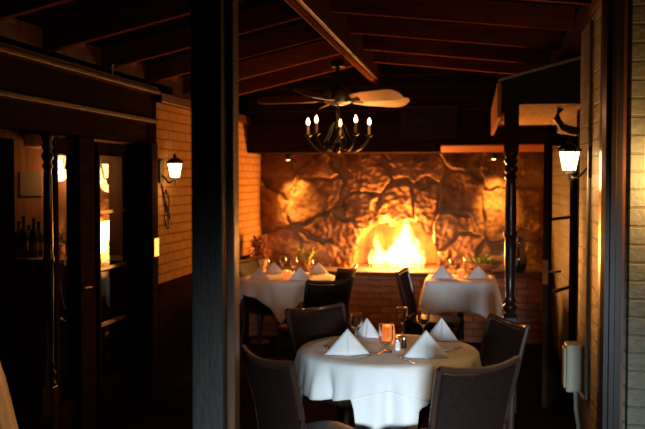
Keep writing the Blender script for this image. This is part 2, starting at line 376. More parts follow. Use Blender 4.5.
tr.prism_z([(xa + px_*.64, 4.64 + py_) for px_, py_ in prof], 0, 3.0)
t3 = struct(tr.build('trim_3', 'trim_wood'), 'dark moulded corner post at the end of the right brick wall', 'trim')
MB().box(xa+.10, xa+.115, 4.632, 4.66, 0, 3.0).build('edge_strip', 'brown_wood', t3)
# plate beam above the right wall
bb = struct(MB().box(XJ-.03, XJ+.22, .5, 9.3, 2.62, 2.74).build('trim_4', 'beam'), 'dark plate beam along the right wall under the rafters', 'trim')

# left back room with bar
struct(MB().box(-5.6, XL-.17, 7.4, 7.55, 0, 2.4).build('wall_bar_back', 'plank'), 'brown boarded wall behind the bar bottles', 'wall')
struct(MB().box(-5.7, -5.55, 1.0, 7.5, 0, 2.4).build('wall_bar_side', 'wood'), 'far side wall of the bar room', 'wall')
struct(MB().box(-5.7, XL-.2, 1.0, 7.5, 2.42, 2.5).build('ceiling_bar', 'wood'), 'flat dark ceiling of the bar room', 'ceiling')
struct(MB().box(-5.7, -3.5, .9, 1.0, 0, 2.4).build('wall_bar_day_block', 'wood'), 'unseen near wall of the bar room, added to keep daylight out', 'wall')  # unseen wall, added to block daylight from the bar room

# ================================================================== FIRE
fire = thing('fire', 'tall bright yellow log fire burning on the raised hearth', 'fire', (-.86, 9.96, .735))
vin = vol_mat('inner_flame_gas', (1, .50, .10), 110); vout = vol_mat('outer_flame_gas', (1, .27, .02), 12)
def tongue(cx, cy, wdt, hgt, seed, lean=0):
    m = MB(); rings = 14; seg = 16; vs = []; fs = []
    for i in range(rings+1):
        t = i/rings; r = wdt*(.55 + .9*t)*(1-t)**.75 * (1.25 if t < .3 else 1.2) * .75 + .002
        for k in range(seg):
            a = 2*PI*k/seg
            rr = r*(1 + .35*noise.noise(Vector((math.cos(a)*1.5+seed, math.sin(a)*1.5, t*4))))
            ox = lean*t*t + .05*noise.noise(Vector((seed, 2, t*3)))*t
            vs.append((cx + rr*math.cos(a) + ox, cy + rr*math.sin(a)*.6, hgt*t))
    for i in range(rings):
        for k in range(seg):
            k2 = (k+1) % seg; fs.append((i*seg+k, i*seg+k2, (i+1)*seg+k2, (i+1)*seg+k))
    fs.append(tuple(range(seg))[::-1]); fs.append(tuple(rings*seg+k for k in range(seg)))
    return m.add(vs, fs)
for (cx, wd, hg, ln) in ((.10, .15, .54, .0), (.02, .13, .36, -.01), (-.22, .075, .37, .01), (-.16, .10, .22, 0), (.19, .12, .34, .02), (.27, .08, .2, .0), (-.28, .06, .2, .0), (-.05, .1, .26, .02)):
    fl = tongue(cx, 0, wd, hg, cx*10, ln).build('flame', vin, fire, smooth=True, angle=180)
for (cx, wd, hg, ln) in ((.07, .23, .60, .02), (-.2, .15, .42, -.03), (.25, .14, .42, .05)):
    tongue(cx, .02, wd, hg, cx*7+3, ln).build('outer_flame', vout, fire, smooth=True, angle=180)
gr = thing('fire_grate', 'black iron grate holding the burning logs', 'fire grate', (-.86, 10.12, .726))
g = MB()
for k in range(7): g.tube([(-.3+k*.1, -.2, .03), (-.3+k*.1, .15, .03)], .007)
g.tube([(-.32, -.18, .03), (.32, -.18, .03)], .008); g.tube([(-.32, .12, .03), (.32, .12, .03)], .008)
g.build('grid', 'iron', gr, smooth=True)
for sx in (-.28, .28):
    for sy in (-.18, .12): MB().tube([(sx, sy, 0), (sx, sy, .03)], .009).build('leg', 'iron', gr)
for k, (a, b2, lb) in enumerate((((-1.10, 10.02, .795), (-.6, 10.0, .795), 'charred log at the front of the fire'), ((-1.06, 10.19, .795), (-.62, 10.18, .795), 'charred log at the back of the fire'),
                     ((-1.0, 10.07, .868), (-.70, 10.15, .868), 'upper charred log lying across the other two'))):
    m = MB(); pts = [Vector(a).lerp(Vector(b2), t/8) for t in range(9)]; m.tube(pts, [.04+.006*noise.noise(Vector((k, t, 0))*1.7) for t in range(9)], 12)
    tag(m.build('fire_log', 'bark', smooth=True), lb, 'log', 'logs in the fire')

# ================================================================== SOFFIT SPOTS on the stone
for px, lb, tx, tz in ((287, 'small lit spotlight under the soffit at the left of the stone wall', -1.98, 1.5), (494, 'small lit spotlight under the soffit behind the right turned post', .22, 1.5)):
    p = on(px, 157, 1, 9.55)
    s = thing('spotlight', lb, 'spotlight', (p.x, 9.62, 1.99))
    MB().lathe([(.02, -.012), (.02, 0)], seg=16).build('base', 'iron', s)
    MB().lathe([(.022, -.07), (.03, -.04), (.018, -.012)], seg=16).build('housing', 'iron', s, smooth=True)
    MB().lathe([(.018, -.076), (.019, -.0705)], seg=16).build('lens', 'spot', s)
    l = light('spot_beam', 'SPOT', (0, 0, -.085), 105, (1, .44, .09), .03, parent=s, cone=1.0, blend=1)
    l.rotation_euler = (Vector((tx - p.x + .02, .36, -.5))).to_track_quat('-Z', 'Y').to_euler()

# ================================================================== POSTS
def turned(r, zs):
    return zs
def turned_post(name, label, x, y, r, ztop, b1, b2):
    t = thing(name, label, 'post', (x, y, 0))
    MB().box(-r*1.15, r*1.15, -r*1.15, r*1.15, 0, b2-.12).build('foot_block', 'wood_gloss', t, bevel=.006)
    pr = [(r*1.1, b2-.12), (r*1.2, b2-.10), (r*.8, b2-.085), (r*1.1, b2-.06), (r*1.2, b2-.04), (r*.75, b2-.02), (r*1.05, b2), (r*.72, b2+.03),
          (r*.85, b2+.2), (r*.95, (b1+b2)/2-.12), (r*.9, (b1+b2)/2-.03), (r*1.12, (b1+b2)/2-.015), (r*1.12, (b1+b2)/2+.01), (r*.9, (b1+b2)/2+.03), (r*.95, (b1+b2)/2+.12), (r*.85, b1-.15),
          (r*.72, b1-.1), (r*1.1, b1-.08), (r*.75, b1-.055), (r*1.15, b1-.03), (r*1.15, b1-.01), (r*.75, b1+.01), (r*1.15, b1+.035), (r*.8, b1+.06), (r*1.15, b1+.085), (r*1.1, b1+.1)]
    MB().lathe(pr, seg=24).build('turned_shaft', 'wood_gloss', t, smooth=True, angle=60)
    MB().box(-r*1.15, r*1.15, -r*1.15, r*1.15, b1+.1, ztop).build('head_block', 'wood', t, bevel=.006)
    return t
p = on(511, 250, 1, 6.66)
turned_post('turned_post', 'dark glossy turned post under the sloped canopy, in front of the right-hand table', p.x-.004, 6.66, .045, 2.245, 1.80, .82)
p = on(48, 200, 0, XL-.08)
turned_post('turned_post', 'slim dark turned post at the left, in front of the bar bottles', p.x, p.y, .03, 1.98, 1.86, .6)
# big near post
p0 = on(191, 200, 1, 3.4); p1 = on(222, 200, 1, 3.4)
bp_ = thing('wooden_post', 'massive square wooden post in the foreground left of the near table', 'post', ((p0.x+p1.x)/2, 3.4, 0))
hw = (p1.x-p0.x)/2
MB().box(-hw, hw, 0, .13, 0, 2.96).build('shaft', 'post_wood', bp_, bevel=.006)
MB().box(hw+.001, hw+.035, .05, .13, 0, 2.96).build('side_board', 'brown_wood', bp_, bevel=.006)
# square posts of the door row
def door_post(pa, pb, lb, m='wood_gloss', xx=XL-.1, d=.1):
    a = on(pa, 200, 0, xx); c = on(pb, 200, 0, xx)
    o = MB().box(xx-d, xx, a.y, c.y, 0, 1.98).build('door_post', 'wood', bevel=.006)
    return tag(o, lb, 'post', None)
door_post(80, 95, 'dark square post left of the glass door that mirrors the fire')
tag(MB().box(XL-.2, XL+.02, YH-.16, YH-.025, 0, 1.975).build('door_post', 'wood', bevel=.008), 'broad glossy door post against the end of the left brick wall', 'post')
door_post(1, 15, 'dark post at the far left of the doors, left of the bottles', xx=-3.1)

# glazed doors on the left
def french_door(name, lb, xx, ya, yb, z1, cols, rows, stile=.07, handle=None):
    d = thing(name, lb, 'door', (xx, ya, 0)); d['kind'] = 'structure'
    L = yb - ya; f = MB()
    f.box(-.02, .02, 0, stile, .01, z1).box(-.02, .02, L-stile, L, .01, z1).box(-.02, .02, stile, L-stile, z1-.09, z1).box(-.02, .02, stile, L-stile, .01, .3)
    f.build('door_frame', 'wood', d, bevel=.004)
    mu = MB()
    for k in range(1, cols): yy = stile + (L-2*stile)*k/cols; mu.box(-.013, .013, yy-.011, yy+.011, .3, z1-.09)
    for k in range(1, rows): zz = .3 + (z1-.39)*k/rows; mu.box(-.0125, .0125, stile, L-stile, zz-.011, zz+.011)
    if cols > 1 or rows > 1: mu.build('muntins', 'brown_wood', d)
    MB().box(-.003, .003, stile, L-stile, .3, z1-.09).build('glass_pane', 'pane', d)
    if handle is not None:
        h = MB().lathe([(.022, 0), (.022, .008)], (.02, handle, 1.0), 12, Matrix.Rotation(PI/2, 3, 'Y')).tube([(.03, handle, 1.0), (.065, handle, 1.0), (.068, handle+.1, .995)], .008)
        h.build('handle', 'brass', d, smooth=True)
    return d
XD = XL - .155
ya = on(95, 200, 0, XD).y; yb = on(126, 200, 0, XD).y
french_door('door_2', 'glass panelled door on the left that mirrors the fire', XD, ya+.01, yb, 1.96, 1, 4, .035)
ya2 = on(52, 200, 0, XD).y; yb2 = on(79, 200, 0, XD).y
french_door('door_1', 'narrow glass door between the slim turned post and the square post', XD, ya2, yb2, 1.96, 1, 1, .05, handle=yb2-ya2-.07)
# small lit card / switch plate next to the door post
p = on(155, 248, 1, YH-.165)
o = MB().box(-.004, .004, -.05, .05, -.07, .07).build('notice_card', 'pot_pale', bevel=.002); o.location = (XL+.025, YH-.092, p.z)
tag(o, 'small pale card fixed to the door post beside the left brick wall', 'card')

# right glazed door, standing ajar
A = Vector((.515, 6.78, 0)); Bh = Vector((.79, 7.43, 0)); L = (Bh-A).length
d = french_door('door_4', 'dark glazed door standing ajar on the right', 0, 0, L, 2.05, 1, 3, .085, handle=None)
d.location = A; d.rotation_euler = (0, 0, -math.atan2(Bh.x-A.x, Bh.y-A.y))
h = MB().lathe([(.03, 0), (.03, .008)], (-.02, .045, 1.02), 12, Matrix.Rotation(-PI/2, 3, 'Y')).tube([(-.02, .045, 1.02), (-.06, .045, 1.02), (-.065, .15, 1.015)], .009)
h.tube([(.02, .045, 1.02), (.06, .045, 1.02), (.065, .15, 1.015)], .009)
h.build('handle', 'brass', d, smooth=True)
MB().box(-.021, .021, -.001, .004, .93, 1.11).build('lock_plate', 'brass', d)

# ================================================================== CANOPY over the right door
cx0 = on(503, 108, 1, 6.6).x
cn = thing('door_canopy', 'dark sloped canopy box above the glazed door on the right', 'canopy', (0, 0, 0))
zt0 = 2.41; zt1 = 2.57
MB().prism_y([(cx0, 2.245), (XR-.01, 2.245), (XR-.01, zt1), (cx0, zt0)], 6.6, 6.66).build('front_fascia', 'awning', cn)
MB().prism_y([(cx0-.03, zt0-.005), (XR-.01, zt1), (XR-.01, zt1+.02), (cx0-.03, zt0+.015)], 6.57, 9.3).build('roof_sheet', 'drip', cn)
MB().box(cx0-.04, cx0-.012, 6.6, 9.29, 2.15, zt0-.01).build('side_fascia', 'orange_trim', cn)
MB().box(cx0+.03, XR-.01, 6.66, 9.29, 2.245, 2.275).build('underside', 'soffit', cn)
MB().tube([(.62, 6.95, 2.24), (.60, 6.95, 2.16), (.64, 6.95, 2.1), (.72, 6.95, 2.07), (.78, 6.95, 2.07)], [.035, .03, .028, .03, .03]).build('door_closer_arm', 'iron', cn, smooth=True)

# ================================================================== LANTERNS
def lantern(name, lb, loc, rz, e, dim=False, lit=True):
    """wall lantern: back plate on the wall (local x=0), arm reaches +x, glass head at x=.15"""
    t = thing(name, lb, 'wall lamp', loc, rz)
    MB().box(0, .02, -.045, .045, -.09, .09).build('back_plate', 'iron', t, bevel=.006)
    MB().tube([(.02, 0, -.03), (.07, 0, -.085), (.10, 0, -.08), (.12, 0, -.06)], .009).tube([(.12, 0, -.10), (.12, 0, -.055)], [.006, .014]).build('arm', 'iron', t, smooth=True)
    m = MB(); m.lathe([(.036, -.045), (.058, .06)], (.12, 0, 0), 6)
    m.build('glass_shade', 'shade_dim' if dim else 'shade', t)
    c = MB(); c.lathe([(.066, .061), (.07, .075), (.035, .10), (.012, .108), (.014, .125), (.004, .14)], (.12, 0, 0), 6); c.lathe([(.03, -.062), (.043, -.05)], (.12, 0, 0), 6)
    for k in range(6):
        a = 2*PI*k/6; c.tube([(.12+.037*math.cos(a), .037*math.sin(a), -.05), (.12+.060*math.cos(a), .060*math.sin(a), .066)], .0035, 5)
    c.build('cap_and_ribs', 'iron', t)
    if e: light('lantern_glow', 'POINT', (.12, 0, -.10), e*.35, LAMP, .06, parent=t); light('lantern_glow', 'POINT', (.215, 0, -.035), e*.65, LAMP, .07, parent=t)
    return t
p = on(591, 166, 0, XJ)
lantern('wall_lantern', 'lit iron lantern on the right brick wall beside the glass door', (XJ, p.y, 1.80), PI, 7.5)
p = Vector((XL, 6.62, 1.765))
ll = lantern('wall_lantern', 'lit iron lantern on the left brick wall behind the big post', (XL, p.y, p.z), 0, 4.0)
sc = MB()
for s in (-1, 1):
    for k in range(2):
        z0 = -.14 - k*.14
        sc.tube([(.012, s*(.0 + .05*math.sin(t)*(1)) + .03*t*.5 + .1, z0 - .06*t) for t in [i*.35 for i in range(9)]], .006, 6)
sc.tube([(.012, .0, -.09), (.012, .05, -.2), (.012, .16, -.33), (.012, .2, -.42)], .008, 6)
sc.build('scroll_work', 'iron', ll, smooth=True)
p = on(66, 163, 1, 7.4)
lantern('wall_lantern', 'dimmer lantern on the boarded bar wall, standing in for a lantern reflection', (p.x, 7.4, p.z), -PI/2, 12.0, dim=True)  # stands in for a sconce reflection in the door glass
lantern('wall_lantern', 'unseen lantern on the grey brick wall beyond the right edge', (on(670, 160, 1, 4.7).x, 4.7, 1.80), -PI/2, 24.0)  # out of view, inferred from the lit brick and placed to light it

# ================================================================== BAR
p = on(38, 262, 1, 6.9)
bar = thing('bar_counter', 'brown wooden bar counter carrying dark bottles', 'counter', (p.x, 7.1, 0))
MB().box(-1.3, .85, -.22, .22, 0, 1.0).build('body', 'plank', bar)
MB().box(-1.33, .88, -.25, .24, 1.0, 1.05).build('worktop', 'brown_wood', bar, bevel=.008)
bt = None
bx = [19, 24, 29, 34, 39, 57, 62]
for k, px in enumerate(bx):
    q = on(px, 255, 1, 7.05 - (k % 2)*.07)
    hh = (1.0, 1.15, .9, 1.1, 1.0, .75, .72)[k]
    b_ = thing('bottle', 'dark bottle standing on the bar counter', 'bottle', (q.x, q.y, 1.05), 0, 'bottles on the bar counter')
    MB().lathe([(.034, 0), (.037, .01), (.037, .17*hh), (.03, .2*hh), (.013, .225*hh), (.013, .28*hh), (.016, .285*hh), (.016, .3*hh)], seg=16).build('glass_body', 'bottle', b_, smooth=True)
    MB().lathe([(.0375, .05*hh), (.0375, .12*hh)], seg=16).build('paper_label', 'bottle_label', b_, smooth=True)
    sd = ['tallest', 'second'][0]
a = on(20, 172, 1, 7.39); c = on(42, 196, 1, 7.39)
tag(MB().box(a.x, c.x, 7.385, 7.4, c.z, a.z).build('wall_notice', 'paper', bevel=.002), 'pale square notice on the boarded wall above the bottles', 'notice')
a = on(17, 132, 1, 7.1); c = on(43, 147, 1, 7.1)
cb = thing('wall_cabinet', 'small brown cabinet hanging high on the bar wall', 'cabinet', (a.x, 7.2, c.z))
MB().box(0, c.x-a.x, 0, .2, 0, a.z-c.z).build('body', 'plank', cb, bevel=.005)
MB().box(.01, c.x-a.x-.01, -.015, -.001, .01, a.z-c.z-.01).build('cabinet_door', 'brown_wood', cb, bevel=.003)

# ================================================================== FAN and CHANDELIER
fy = 7.5; fp = on(338, 97, 1, fy); FX = RX
fp = Vector((on(338, 97, 1, fy).x, fy, 0))
fan = thing('ceiling_fan', 'ceiling fan with wide orange brown blades below the ridge beam', 'ceiling fan', (fp.x, fy, 2.38))
MB().lathe([(.02, .1), (.02, .27), (.06, .27), (.06, .325)], seg=16).build('downrod', 'iron', fan, smooth=True)
MB().lathe([(.05, -.05), (.11, -.03), (.13, .02), (.12, .07), (.07, .10), (.03, .11)], seg=28).build('motor_housing', 'iron', fan, smooth=True)
for k in range(5):
    a = math.radians(-36 + 72*k); R = Matrix.Rotation(a, 3, 'Z') ; T = Matrix.Rotation(math.radians(-26), 3, 'X')
    outl = [(.17, -.055), (.3, -.075), (.6, -.085), (.66, -.07), (.69, -.03), (.69, .03), (.66, .07), (.6, .085), (.3, .075), (.17, .055)]
    m = MB(); n = len(outl)
    vs = [R @ (T @ Vector((x, y, z))) for z in (-.004, .004) for x, y in outl]
    m.add(vs, [tuple(range(n))[::-1], tuple(range(n, 2*n))] + [(i, (i+1) % n, n+(i+1) % n, n+i) for i in range(n)])
    bl = m.build('blade', 'blade', fan)
    m = MB(); m.tube([R @ Vector((.1, 0, -.02)), R @ Vector((.16, 0, -.012)), R @ Vector((.24, 0, -.012))], [.012, .012, .02], 6); m.build('blade_iron', 'iron', bl)
ch = thing('chandelier', 'black iron chandelier with five lit candle bulbs under the fan', 'chandelier', (fp.x, fy, 0))
zc = 1.985
MB().tube([(0, 0, zc+.28), (0, 0, 2.325)], .007).build('stem', 'iron', ch)
cc = MB()
for k in range(5): cc.lathe([(.006, 0), (.014, .012), (.006, .024)], (0, 0, zc+.30+k*.024), 10)
cc.build('chain_knots', 'iron', ch, smooth=True)
MB().lathe([(.004, -.05), (.018, -.035), (.008, -.02), (.03, 0), (.034, .03), (.014, .06), (.01, .12), (.022, .15), (.01, .18), (.012, .27), (.02, .285), (.006, .3)], (0, 0, zc), 20).build('body', 'iron', ch, smooth=True)
for k in range(5):
    a = math.radians(94.7 - 72*k); dx, dy = math.cos(a), math.sin(a)
    pts = [(.03, .03), (.08, -.03), (.14, -.045), (.20, -.02), (.26, .04), (.275, .08)]
    am = MB().tube([(dx*r, dy*r, zc+z) for r, z in pts], .008, 8)
    am.tube([(dx*r, dy*r, zc+z) for r, z in ((.03, .2), (.06, .17), (.09, .1), (.13, .04), (.12, -.01))], .005, 6)
    arm = am.build('arm', 'iron', ch, smooth=True)
    MB().lathe([(.008, .078), (.034, .095), (.036, .10), (.01, .10)], (dx*.275, dy*.275, zc), 16).build('drip_pan', 'iron', arm, smooth=True)
    cn_ = MB().lathe([(.011, .10), (.011, .185)], (dx*.275, dy*.275, zc), 12).build('candle', 'candle', ch, smooth=True)
    MB().lathe([(.007, .186), (.0155, .20), (.016, .212), (.008, .234), (.002, .245)], (dx*.275, dy*.275, zc), 12).build('bulb', 'bulb', cn_, smooth=True)
    light('candle_glow', 'POINT', (dx*.275, dy*.275, zc+.275), 1.3, (1, .5, .17), .02, parent=ch)

# ================================================================== CHAIRS
def make_chair(lb, group=None):
    t = thing('dining_chair', lb, 'chair', group=group)
    # curved woven backrest: local back is -y, top leans back
    def bk(u, v, off=0):  # u -1..1 across, v 0..1 up
        z = .50 + .385*v; y = -.20 - .085*v**1.3 - .035*(1-u*u) + off
        wdt = .205 + .018*v
        return Vector((u*wdt, y, z + .018*(1-u*u)*v*0 + .02*abs(u)**2*v))
    def sheet(u0, u1, v0, v1, th, nu=10, nv=8):
        m = MB(); vs = []; fs = []
        for s in (-1, 1):
            for j in range(nv+1):
                for i in range(nu+1): vs.append(bk(u0+(u1-u0)*i/nu, v0+(v1-v0)*j/nv, s*th/2))
        w_ = nu+1; N = w_*(nv+1)
        for j in range(nv):
            for i in range(nu):
                a = j*w_+i; fs.append((a, a+1, a+w_+1, a+w_)); fs.append((N+a, N+a+w_, N+a+w_+1, N+a+1))
        for i in range(nu): fs.append((i, N+i, N+i+1, i+1)); a = nv*w_+i; fs.append((a, a+1, N+a+1, N+a))
        for j in range(nv): a = j*w_; fs.append((a, a+w_, N+a+w_, N+a)); a += nu; fs.append((a, N+a, N+a+w_, a+w_))
        return m.add(vs, fs)
    sheet(-.93, .93, .04, .95, .022).build('backrest', 'chair_weave', t, smooth=True)
    fr = MB()
    for s in (-1, 1): fr.tube([bk(s, v/8) for v in range(9)], .015, 8)
    fr.tube([bk(-1+2*i/12, 1) for i in range(13)], .015, 8); fr.tube([bk(-1+2*i/12, .02) for i in range(13)], .013, 8)
    fr.build('back_frame', 'chair_frame', t, smooth=True)
    m = MB(); seg = 24; vs = []; fs = []
    def sq(a, r): c, s = math.cos(a), math.sin(a); return (r*math.copysign(abs(c)**.4, c), r*math.copysign(abs(s)**.4, s))
    rings = [(.205, .445), (.222, .455), (.225, .475), (.21, .495), (.15, .505), (.01, .508)]
    for r, z in rings:
        for k in range(seg): x, y = sq(2*PI*k/seg, r); vs.append((x, y, z))
    for i in range(len(rings)-1):
        for k in range(seg): k2 = (k+1) % seg; fs.append((i*seg+k, i*seg+k2, (i+1)*seg+k2, (i+1)*seg+k))
    fs.append(tuple(range(seg))[::-1]); fs.append(tuple((len(rings)-1)*seg+k for k in range(seg)))
    m.add(vs, fs).build('seat', 'chair_pad', t, smooth=True)
    fr = MB(); fr.box(-.2, .2, .16, .19, .39, .444).box(-.2, .2, -.2, -.17, .39, .444).box(-.2, -.17, -.17, .16, .39, .444).box(.17, .2, -.17, .16, .39, .444)
    fr.build('seat_frame', 'chair_frame', t, bevel=.003)
    for s in (-1, 1):
        MB().tube([(s*.19, .18, 0), (s*.185, .175, .44)], [.013, .019], 8).build('leg', 'chair_frame', t, smooth=True)
        MB().tube([(s*.2, -.25, 0), (s*.195, -.2, .3), (s*.2, -.205, .52)], [.013, .019, .017], 8).build('leg', 'chair_frame', t, smooth=True)
    MB().tube([(-.19, .18, .2), (.19, .18, .2)], .009, 6).build('stretcher', 'chair_frame', t)
    return t
used = []
proto = make_chair('x')
def place(tx, ty, fx, fy_, lb):
    l = math.hypot(fx, fy_); fx /= l; fy_ /= l
    loc = (tx + .27*fx, ty + .27*fy_, 0); rz = math.atan2(-fx, fy_)
    if not used: proto.location = loc; proto.rotation_euler = (0, 0, rz); proto['label'] = lb; used.append(1); return proto
    return dup(proto, loc, rz, lb)
place(.015, 3.92, -.66, .75, 'dark chair seen from behind at the near table, front right')
place(-.92, 3.95, .74, .67, 'dark chair at the near table, front left, its curved back turned to us')
place(-.965, 5.47, .75, -.66, 'dark chair behind the near table on its left')
place(.175, 5.12, -.9, -.43, 'brown chair behind the near table on its right')
q = on(329, 279, 2, .91); place(q.x, q.y, -.72, .70, 'dark chair in front of the far left table, back to us')
q = on(343, 265, 2, .93); place(q.x+.02, q.y+.05, -.97, .22, 'dark chair at the right end of the far left table, fire glow on its edge')
place(-2.25, 8.72, .95, -.25, 'chair at the far left table beside the cream brick wall')
q = on(405, 269, 2, .93); place(q.x-.02, q.y+.1, 1, -.12, 'chair seen edge-on left of the right-hand table, below the fire')

# ================================================================== TABLES
def fold(th, n, seed):
    f = .5*math.sin(n*th+seed) + .3*math.sin((n*1.7//1)*th+seed*2) + .3*math.sin((n*2.6//1)*th+seed*3)
    return math.copysign(abs(f)**1.4, f)
def cloth(cx, cy, z, Rf, drop, folds, flare, seed, th=.004, amp=.03, nth=192, nr=7, nd=14):
    m = MB(); vs = []; fs = []
    vs.append((cx, cy, z))
    for i in range(1, nr+nd+1):
        for k in range(nth):
            a = 2*PI*k/nth; R = Rf(a)
            if i <= nr: r = R*i/nr; zz = z
            else:
                t = (i-nr)/nd; d = drop(a)*t
                lip = min(1, d/.02)
                r = R + .012*lip + flare*d + amp*fold(a, folds, seed)*min(1, d/.15)*min(1, d/.15)**.3
                zz = z - d + (.004 if t < .1 else 0)*0
                if d < .02: zz = z - d*.7
            vs.append((cx + r*math.cos(a), cy + r*math.sin(a), zz))
    for k in range(nth): fs.append((0, 1+k, 1+(k+1) % nth))
    for i in range(nr+nd-1):
        for k in range(nth):
            k2 = (k+1) % nth; a = 1+i*nth; fs.append((a+k, a+k2, a+nth+k2, a+nth+k))
    m.add(vs, fs); return m
def square_drop(R, half, rot, lo=0.05):
    def f(a):
        b = (a - rot) % (PI/2); b = min(b, PI/2-b)
        return max(lo, half/math.cos(b) - R)
    return f
def sqR(h1, h2, e=.12):
    def f(a): c, s = abs(math.cos(a)), abs(math.sin(a)); return ((c/h1)**14 + (s/h2)**14)**(-1/14)
    return f
def pedestal(lb, x, y, R=None, half=None, ztop=.742):
    t = thing('dining_table', lb, 'table', (x, y, 0))
    if R: MB().lathe([(R-.012, ztop-.03), (R, ztop-.025), (R, ztop-.004), (R-.008, ztop)], seg=64).build('tabletop', 'wood', t)
    else: MB().box(-half[0], half[0], -half[1], half[1], ztop-.03, ztop).build('tabletop', 'wood', t)
    MB().lathe([(.05, .06), (.035, .12), (.03, .5), (.05, .66), (.09, ztop-.031)], seg=20).build('column', 'iron', t, smooth=True)
    for k in range(4):
        a = PI/4 + PI/2*k; c, s = math.cos(a), math.sin(a)
        MB().tube([(c*.04, s*.04, .075), (c*.17, s*.17, .05), (c*.27, s*.27, .018)], [.028, .022, .017], 8).build('foot', 'iron', t, smooth=True)
    return t
TC = Vector((-.475, 4.97, 0)); TR = .475
pedestal('round table in the foreground under white cloths', TC.x, TC.y, TR)
FA = math.atan2(-TC.y, -TC.x)   # azimuth of the side facing the camera
def d_under(a):
    b = math.atan2(math.sin(a-FA-.0), math.cos(a-FA-.0))
    q = (b + PI/4) % (PI/2) - PI/4
    t = min(1, max(0, (.33 - abs(q + .02))/.10)); t = t*t*(3-2*t)
    return .165 + .03*math.sin(3*b+1) + (.27 + .10*q)*t
def d_over(a):
    b = math.atan2(math.sin(a-FA), math.cos(a-FA))
    c = abs(math.sin(2*b))
    return .125 + .075*c**1.5
c1 = cloth(TC.x, TC.y, .7475, lambda a: TR+.004, d_under, 11, .15, 2.6, amp=.046).build('tablecloth', 'cloth', smooth=True, solid=.002, angle=180)
tag(c1, 'white under-cloth on the near round table, hanging lowest at the front', 'tablecloth')
c2 = cloth(TC.x, TC.y, .757, lambda a: TR+.014, d_over, 11, .15, 2.6, amp=.046).build('tablecloth', 'cloth', smooth=True, solid=.002, angle=180)
tag(c2, 'white top cloth on the near round table, shorter than the one below', 'tablecloth')
# far left round table
T2 = Vector((-1.80, 8.56, 0)); R2 = .46
pedestal('far table at the left by the cream brick wall under a white cloth', T2.x, T2.y, R2)
FA2 = math.atan2(-T2.y, -T2.x) - .12
c = cloth(T2.x, T2.y, .752, lambda a: R2+.006, lambda a: square_drop(R2, .60, 0, .11)(a-FA2+PI/4), 8, .12, .4, amp=.045).build('tablecloth', 'cloth', smooth=True, solid=.003, angle=180)
tag(c, 'white cloth with a hanging corner on the far left table', 'tablecloth')
# far right square table
T3 = Vector((-.13, 8.72, 0))
pedestal('square table at the right in front of the stone wall under a white cloth', T3.x, T3.y, None, (.31, .31))
c = cloth(T3.x, T3.y, .752, sqR(.322, .322), lambda a: .27 + .10*abs(math.sin(2*a))**6, 8, .20, 2.1, amp=.02).build('tablecloth', 'cloth', smooth=True, solid=.003, angle=180)
tag(c, 'white cloth with straight front on the right-hand table', 'tablecloth')
# near left table at the frame edge
T4 = Vector((-2.95, 4.25, 0))
pedestal('table at the left edge of the photo, mostly out of frame', T4.x, T4.y, .44)
c = cloth(T4.x, T4.y, .752, lambda a: .446, lambda a: .52, 9, .22, .9, amp=.02).build('tablecloth', 'cloth', smooth=True, solid=.003, angle=180)
tag(c, 'long white cloth on the table at the bottom left corner', 'tablecloth')

# ---- table ware
def napkin(lb, x, y, z, w_, h_, rz, group=None, nm='folded_napkin'):
    m = MB(); hw = w_/2; dp = w_*.40
    for k, s in enumerate((1.0, .95)):
        ap = (0, .0+k*.004, h_*s); L_ = (-hw*s, -.0+k*.008, 0.001); R_ = (hw*s, k*.008, .001); Fp = (0, -dp*.38+k*.006, .001); Bk = (0, dp*s, .001)
        n = 6; vs = []; fs = []
        def tri(P, Q, A_, bulge):
            b0 = len(vs); P, Q, A_ = Vector(P), Vector(Q), Vector(A_); nn = (Q-P).cross(A_-P).normalized()
            idx = {}
            for i in range(n+1):
                for j in range(n+1-i):
                    u, v = i/n, j/n; q = P*(1-u-v) + Q*u + A_*v; q = q + nn*bulge*4*u*(1-u-v)*(1) * 1.0
                    idx[i, j] = len(vs); vs.append(tuple(q))
            for i in range(n):
                for j in range(n-i):
                    fs.append((idx[i, j], idx[i+1, j], idx[i, j+1]))
                    if i+j < n-1: fs.append((idx[i+1, j], idx[i+1, j+1], idx[i, j+1]))
        tri(L_, Fp, ap, .006); tri(Fp, R_, ap, .006); tri(R_, Bk, ap, .008); tri(Bk, L_, ap, .008)
        m.add(vs, fs)
    o = m.build(nm, 'napkin', smooth=True, solid=.0022, angle=25); o.location = (x, y, z); o.rotation_euler = (0, 0, rz)
    return tag(o, lb, 'napkin', group)
def wine_glass(lb, x, y, z, s=1.0, fill=True, group=None):
    t = thing('wine_glass', lb, 'glass', (x, y, z), 0, group); 
    o_ = [(.001, .0), (.034, .0), (.034, .003), (.006, .008), (.004, .02), (.004, .078), (.012, .085), (.030, .105), (.037, .13), (.036, .155), (.031, .182)]
    i_ = [(.0298, .182), (.0348, .155), (.0358, .13), (.0288, .106), (.010, .088), (.001, .086)]
    MB().lathe([(r*s, q*s) for r, q in o_ + i_], seg=24).build('bowl_and_stem', 'glass', t, smooth=True, angle=35)
    MB().tube([(.0303*s*math.cos(a*PI/12), .0303*s*math.sin(a*PI/12), .182*s) for a in range(25)], .0014, 6).build('rim_glint', 'brass', t, smooth=True)  # brass ring stands in for warm lamp glints on the rim
    return t
